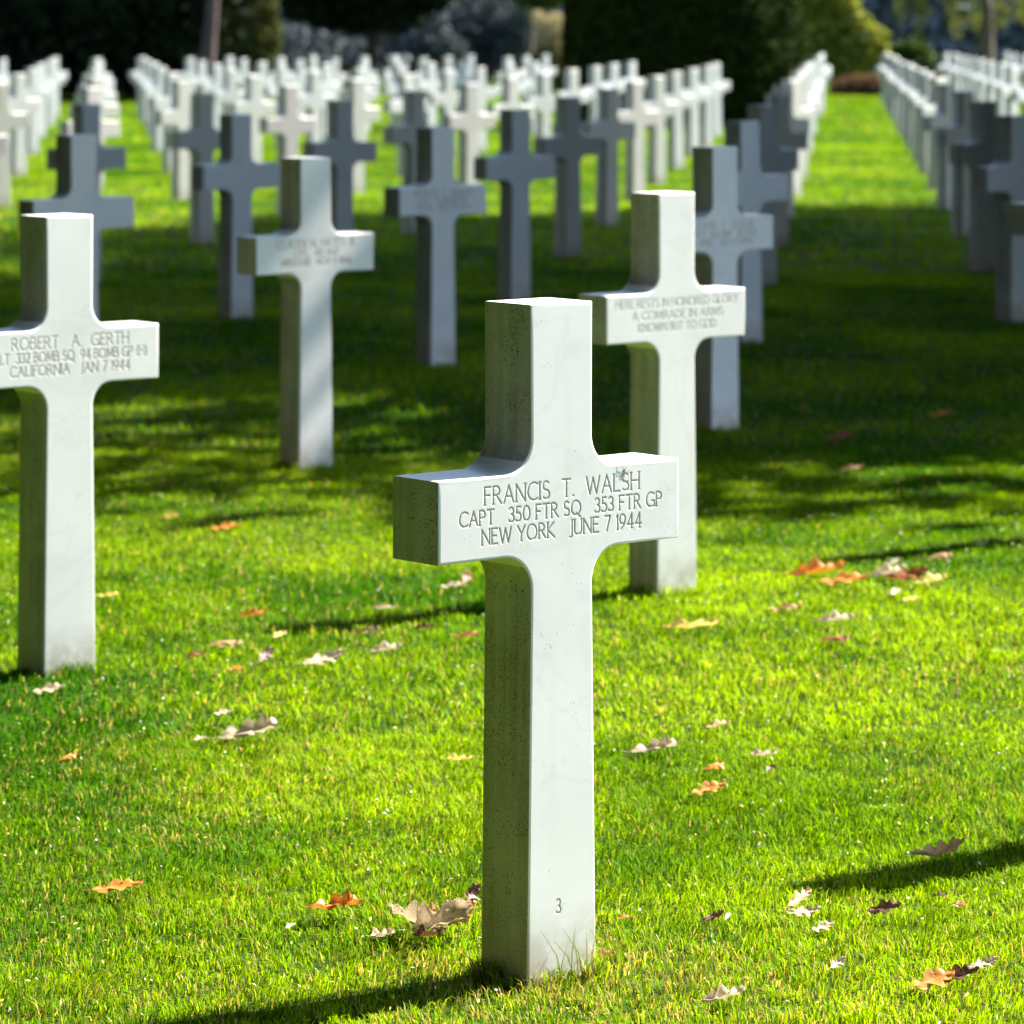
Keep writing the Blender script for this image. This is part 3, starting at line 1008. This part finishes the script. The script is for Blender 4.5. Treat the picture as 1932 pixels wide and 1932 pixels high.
C = np.repeat(np.array([.006, .012, .003]) * (1 - tt) + np.array([.030, .052, .005]) * tt, 4, 0)
Vall = np.concatenate([V0, V]); Fall = np.concatenate([np.array(F0), np.arange(4 * n).reshape(-1, 4) + len(V0)])
Call = np.concatenate([np.tile(np.array([.006, .010, .003]), (len(V0), 1)), C])
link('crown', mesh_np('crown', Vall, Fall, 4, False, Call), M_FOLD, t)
trunk(t, [(0, 0, -.1, .2), (0, 0, .4, .18), (0, 0, 2.0, .12)])


def at(px, d):
    return (px - 966.0) / (F * 1932) * d


def zpx(py, d):
    return EYE - (py - 63.0) / (F * 1932) * d


# the dark stand at the left end of the rows
for k, (px, d, w, h) in enumerate(((-90, 78, 2.6, 7.0), (40, 80, 2.4, 8.0), (170, 77, 2.2, 7.0), (270, 80, 2.0, 8.0), (345, 76, 1.3, 6.5))):
    labs = ['black evergreen leaving the picture at the far left behind the white crosses',
            'black evergreen behind the leftmost white crosses, second in the dark stand',
            'black evergreen behind the gap between the left crosses, third in the dark stand',
            'black evergreen above the left grass lane, fourth in the dark stand',
            'black evergreen just left of the pinkish bare trunk']
    t = root('evergreen_tree', at(px, d), d, labs[k], 'tree', 'dark evergreens behind the left crosses')
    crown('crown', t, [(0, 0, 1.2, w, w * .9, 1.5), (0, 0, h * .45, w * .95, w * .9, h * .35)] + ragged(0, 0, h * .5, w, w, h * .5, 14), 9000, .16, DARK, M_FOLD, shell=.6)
    trunk(t, [(0, 0, -.1, .28), (0, 0, 1.5, .22), (.1, 0, h * .8, .08)])
# the bare pinkish trunk
d = 74.5
t = root('pine_tree', at(393, d), d, 'tree with pinkish bare trunk leaning slightly before the dark stand', 'tree')
trunk(t, [(-.06, 0, -.1, .20), (-.04, 0, .6, .17), (.05, 0, 1.6, .13), (.12, 0, 2.4, .12), (.3, 0, 5.5, .09)], M_BARKP)
crown('crown', t, ragged(.3, 0, 5.6, 1.8, 1.6, 1.3, 12), 5000, .14, DARK, M_FOLD)
# olive tinted shrub
d = 77
t = root('cypress_tree', at(468, d), d, 'olive green columnar cypress right of the pinkish trunk', 'tree')
crown('crown', t, [(0, 0, 1.4, .62, .6, 1.5), (0, 0, 3.4, .55, .55, 1.6)] + ragged(0, 0, 2.4, .6, .6, 2.2, 12), 9000, .09, ((.03, .042, .014), (.085, .095, .028)), M_FOL, shell=.7)
trunk(t, [(0, 0, -.1, .12), (0, 0, 1, .1), (0, 0, 3.5, .05)])
# low hanging dark conifer with thin trunk
d = 84
t = root('cedar_tree', at(702, d), d, 'low hanging black cedar with thin dark trunk above the middle crosses', 'tree')
hang = []
for px, py in ((560, 42), (600, 55), (640, 62), (675, 68), (712, 66), (750, 66), (785, 50), (820, 28), (850, 8), (560, 0), (620, 10), (680, 20), (740, 20), (790, 10)):
    hang.append((at(px, d) - at(702, d), rng.uniform(-.5, .5), zpx(py, d) + .45, .36, .5, .45))
crown('crown', t, hang + ragged(.1, 0, 3.6, 2.0, 1.6, 1.6, 16), 16000, .10, DARK, M_FOLD, shell=.5)
trunk(t, [(0, 0, -.1, .17), (.0, 0, 1.2, .15), (.05, 0, 4, .1)], bark_material('bark_dark', (.012, .01, .008), (.04, .033, .026)))
# grey leaved shrubs behind
for px, d, w, h, lab in ((570, 92, 1.1, 1.7, 'dull grey shrub left of the thin cedar trunk'),
                         (655, 93, .9, 1.4, 'low greyish shrub close left of the thin cedar trunk'),
                         (800, 95, 1.2, 1.9, 'slate grey shrub right of the thin cedar trunk'),
                         (900, 97, 1.2, 2.6, 'tall blue grey shrub right of the hanging cedar branches'),
                         (985, 96, .9, 2.3, 'blue grey shrub left of the creamy plumes')):
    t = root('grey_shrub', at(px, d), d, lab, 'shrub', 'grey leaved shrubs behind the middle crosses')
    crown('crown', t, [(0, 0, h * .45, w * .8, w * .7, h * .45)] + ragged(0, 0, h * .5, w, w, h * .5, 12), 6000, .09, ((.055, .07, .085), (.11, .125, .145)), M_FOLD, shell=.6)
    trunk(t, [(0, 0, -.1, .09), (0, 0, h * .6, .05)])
# creamy plumes
d = 88
t = root('pampas_grass', at(1040, d), d, 'creamy plumed pampas clump beside the left edge of the clipped yew', 'plant')
crown('plumes', t, [(-.10, 0, 1.35, .28, .3, .42), (.12, .1, 1.55, .26, .3, .35), (-.3, 0, 1.75, .18, .2, .2), (.2, 0, 1.1, .2, .2, .3)], 4500, .045, ((.22, .20, .15), (.48, .43, .34)), M_FOL, flat=.4)
crown('foliage', t, [(0, .2, .6, .55, .5, .6)], 2500, .10, ((.05, .06, .02), (.13, .12, .05)), M_FOL, flat=.3)
d = 90
t = root('broadleaf_tree', at(1020, d), d, 'bright green leafy branches above the creamy plumes', 'tree')
crown('crown', t, [(0, 0, 2.5, .8, .6, .55)] + ragged(.1, 0, 3.6, 1.3, 1, 1.2, 10), 5000, .10, MID, M_FOL)
trunk(t, [(-.3, 0, -.1, .12), (-.25, 0, 1.5, .1), (0, 0, 3.5, .06)])
# lit bush at the end of the aisle
d = 86
t = root('golden_bush', at(1590, d), d, 'yellow green sunlit bush with dark hollow at the end of the grass aisle', 'bush')
k0 = at(1590, d)
bl = []
for px, py, rx, rz in ((1545, 10, .45, .45), (1590, 20, .45, .5), (1560, 50, .42, .5), (1620, 55, .4, .42), (1645, 80, .38, .4), (1655, 105, .32, .35),
                       (1615, 95, .4, .4), (1540, 85, .4, .5), (1575, 105, .45, .5), (1535, 125, .4, .45), (1600, 130, .4, .4), (1560, -30, .6, .6)):
    bl.append((at(px, d) - k0, rng.uniform(-.3, .4), zpx(py, d), rx, rx, rz))
crown('crown', t, bl, 9000, .085, LIME, M_FOL, shell=.6)
trunk(t, [(-.2, .1, -.1, .12), (-.15, .1, .6, .1), (0, .1, 1.8, .05)], limbs=([(-.2, .1, .2, .06), (.4, 0, 1.1, .03)], [(-.2, .1, .2, .06), (-.6, 0, 1.2, .03)]))
# brown dead growth at its foot
d = 82.5
t = root('dry_fern', at(1622, d), d, 'brown withered fern patch at the far end of the grass aisle', 'plant')
crown('fronds', t, [(0, 0, .2, .42, .3, .28), (-.35, 0, .18, .3, .3, .22), (.3, 0, .22, .3, .3, .26)], 3500, .07, ((.05, .03, .022), (.20, .12, .085)), M_FOL, flat=.4)
# dark low shrub
d = 88
t = root('laurel_shrub', at(1722, d), d, 'low dark green shrub right of the yellow green bush', 'shrub')
crown('crown', t, [(0, 0, .6, .55, .5, .65), (.3, 0, .4, .4, .4, .45), (-.25, 0, .85, .4, .4, .35)], 4500, .08, ((.02, .045, .012), (.05, .085, .02)), M_FOL)
# weeping tree at right
d = 98
t = root('weeping_tree', at(1850, d), d, 'weeping tree with yellow green hanging sprays at the top right', 'tree')
k0 = at(1850, d)
bl = []
for px, py, rz in ((1702, 30, .7), (1725, 45, .75), (1745, 20, .6), (1790, 38, .7), (1812, 55, .7), (1832, 42, .6), (1858, 72, .6), (1868, 60, .6), (1895, 40, .6), (1915, 20, .6), (1940, 30, .7)):
    bl.append((at(px, d) - k0, rng.uniform(-.8, .8), zpx(py, d) + rz * .55, .17, .3, rz))
crown('crown', t, bl + ragged(0, 0, 4.2, 2.4, 1.8, 1.5, 14), 9000, .09, ((.07, .10, .02), (.20, .22, .045)), M_FOL, flat=.6)
trunk(t, [(.2, .3, -.1, .22), (.2, .3, 1.6, .18), (.1, .2, 4, .1)])
# pale block
d = 80
bm = bmesh.new()
bmesh.ops.create_cube(bm, size=1)
bmesh.ops.scale(bm, vec=(.34, .3, .72), verts=bm.verts)
bmesh.ops.translate(bm, vec=(0, 0, .36), verts=bm.verts)
r2 = bmesh.ops.create_cube(bm, size=1)
bmesh.ops.scale(bm, vec=(.44, .4, .10), verts=r2['verts'])
bmesh.ops.translate(bm, vec=(0, 0, .772), verts=r2['verts'])
bmesh.ops.bevel(bm, geom=list(bm.edges), offset=.015, segments=2, affect='EDGES')
me = bpy.data.meshes.new('stone_pedestal')
bm.to_mesh(me); bm.free()
o = link('stone_pedestal', me, plain('pale_stone', (.62, .58, .60)))
o.location = (at(751, d), d, 0)
o.scale = (1.15, 1.15, 1.12)
tag(o, 'small pale capped block rising just above the crosses right of the cedar trunk', 'pedestal')

# far woodland
bl = []
for k in range(70):
    x = rng.uniform(-34, 34)
    bl.append((x, 128 + rng.uniform(-5, 8), rng.uniform(.5, 9), rng.uniform(2, 3.6), 2.2, rng.uniform(1.8, 3.2)))
for x in np.arange(-34, 34, .9):
    bl.append((x, 126 + rng.uniform(-1, 1), 1.4, 1.3, 1.0, 1.9))
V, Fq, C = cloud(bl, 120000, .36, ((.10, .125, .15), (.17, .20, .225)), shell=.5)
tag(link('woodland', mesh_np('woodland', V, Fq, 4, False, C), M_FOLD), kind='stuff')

# the tall trees beside the graves that shade the middle of the lawn
SD = np.array([math.cos(SUN_AZ), math.sin(SUN_AZ)])


def shade_tree(sx, sy, zc, rx, rz, n, lab, leaf=.17, nclump=26):
    off = zc / math.tan(SUN_EL)
    x, y = sx + SD[0] * off, sy + SD[1] * off
    t = root('oak_tree', x, y, lab, 'tree', 'tall oaks beside the rows of graves')
    crown('crown', t, ragged(0, 0, zc, rx, rx, rz, nclump, (.30, .48)), n, leaf, ((.02, .035, .010), (.05, .075, .018)), M_FOLD, shell=.3)
    limbs = [[(0, 0, zc - rz * .9, .16), (math.cos(a) * rx * .4, math.sin(a) * rx * .4, zc - rz * .2, .09), (math.cos(a) * rx * .7, math.sin(a) * rx * .7, zc + rz * .3, .04)] for a in (.3, 1.6, 2.9, 4.1, 5.3)]
    trunk(t, [(0, 0, -.2, .42), (0, 0, 1.2, .32), (0, 0, zc - rz * .8, .25), (0, 0, zc + rz * .4, .1)], limbs=limbs)
    return t


shade_tree(2.0, 15.3, 7.5, 4.2, 3.0, 8500, 'tall oak out of sight at right, nearest of those shading the lawn')
shade_tree(1.4, 20.3, 6.8, 4.6, 3.3, 32000, 'tall oak out of sight at right, middle one of those shading the lawn')
shade_tree(1.7, 24.6, 6.8, 4.3, 3.2, 26000, 'tall oak out of sight at right, farthest of those shading the lawn')
shade_tree(-4.2, 17.0, 13.5, 4.6, 3.4, 11000, 'tallest oak out of sight at right, its crown shading the left of the lawn')


def screen_tree(x, y, h, r, lab, ox=0, oy=0):  # unseen trees, added to keep skylight off the cross sides and lawn
    """dense low skirted tree added out of view beside the lawn"""
    t = root('sky_screen_tree', x, y, lab, 'tree', 'unseen trees added around the lawn to block skylight')
    crown('crown', t, [(0, 0, h * .22, r, r, h * .22), (0, 0, h * .5, r, r, h * .3), (0, 0, h * .8, r * .7, r * .7, h * .22)] + ragged(0, 0, h * .5, r, r, h * .5, 14) +
          ([(ox, oy, h * .88, 4.4, 3.8, h * .11), (ox * .55, oy * .55, h * .84, 4.2, 3.6, h * .14)] if ox or oy else []),
          24000 if ox or oy else 17000, .26, ((.02, .035, .012), (.05, .07, .02)), M_FOLD, shell=.5)
    trunk(t, [(0, 0, -.2, .36), (0, 0, 1.5, .28), (0, 0, h * .8, .1)])


for x, y, h, r, ox, oy in ((-4.9, -1.2, 13, 3.0, 2.6, 0), (-5.0, 4.6, 14, 3.1, 2.9, 0), (-5.6, 10.2, 14, 3.1, 6.0, 1.0), (-3.4, -6.6, 12, 2.8, 1.5, 1.5),
                           (-7.2, 16.0, 14, 3.0, 7.6, 0), (-8.6, 22, 14, 2.8, 9.0, 0), (-.2, -8.0, 13, 3.2, 1.0, 2.5),
                           (-9.5, 6, 15, 3.2, 0, 0), (-9, .5, 15, 3.2, 0, 0), (-10.5, 12, 14, 3.2, 0, 0)):
    screen_tree(x, y, h, r, 'dense dark unseen tree added at left of the lawn to block skylight', ox, oy)
screen_tree(13.0, 15.5, 8.5, 3.2, 'dense dark unseen tree added at right of the lawn to block skylight')
# unseen low evergreens added right of the middle rows to block low skylight
for x, y, k, lab in ((5.7, 17.4, 1.0, 'low unseen screen tree added right of the shaded middle crosses'),
                     (9.0, 14.8, 1.1, 'broad unseen screen tree added at the right edge of the tree shade'),
                     (7.0, 22.0, 1.0, 'low unseen screen tree added right of the far edge of the tree shade')):
    t = root('sky_screen_evergreen', x, y, lab, 'tree', 'unseen evergreens added to block skylight on the shaded crosses')
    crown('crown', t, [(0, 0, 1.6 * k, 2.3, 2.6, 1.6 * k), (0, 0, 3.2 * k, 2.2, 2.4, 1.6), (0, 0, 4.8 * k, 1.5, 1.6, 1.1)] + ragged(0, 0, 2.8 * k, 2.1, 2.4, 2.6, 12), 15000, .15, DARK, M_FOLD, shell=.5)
    trunk(t, [(0, 0, -.2, .22), (0, 0, 1.5, .18), (0, 0, 4.5, .06)])

# ------------------------------------------------------------------ light, sky, camera
w = bpy.data.worlds.new('World')
scene.world = w
w.use_nodes = True
nt = w.node_tree
sky = nt.nodes.new('ShaderNodeTexSky')
sky.sky_type = 'NISHITA'
sky.sun_disc = False
sky.sun_elevation = SUN_EL
sky.sun_rotation = math.pi / 2 - SUN_AZ
sky.air_density = 1.0
sky.dust_density = .6
sky.ozone_density = 1.0
bg = nt.nodes['Background']
bg.inputs['Strength'].default_value = .063
nt.links.new(sky.outputs[0], bg.inputs['Color'])

sl = bpy.data.lights.new('sun', 'SUN')
sl.energy = 5.0
sl.angle = R(.53)
sl.color = (1, .945, .84)
so = bpy.data.objects.new('sun', sl)
COL.objects.link(so)
dirv = Vector((math.cos(SUN_AZ) * math.cos(SUN_EL), math.sin(SUN_AZ) * math.cos(SUN_EL), math.sin(SUN_EL)))
so.rotation_euler = dirv.to_track_quat('Z', 'Y').to_euler()
so.location = (20, 20, 30)

cam = bpy.data.cameras.new('camera')
cam.sensor_width = 36
cam.sensor_fit = 'HORIZONTAL'
cam.lens = F * 36
cam.shift_y = -(.5 - YH)
cam.clip_end = 3000
cam.dof.use_dof = True
cam.dof.focus_distance = 5.47
cam.dof.aperture_fstop = F * 36 / 15.5
co = bpy.data.objects.new('camera', cam)
COL.objects.link(co)
co.location = (0, 0, EYE)
co.rotation_euler = (R(90), 0, 0)
scene.camera = co

scene.render.resolution_x = scene.render.resolution_y = 1024
vs = scene.view_settings
vs.view_transform = 'Standard'
vs.look = 'None'
vs.exposure = 2.22
vs.gamma = 1
scene.cycles.use_denoising = True
scene.cycles.max_bounces = 8
scene.cycles.transparent_max_bounces = 4
scene.cycles.sample_clamp_indirect = 6
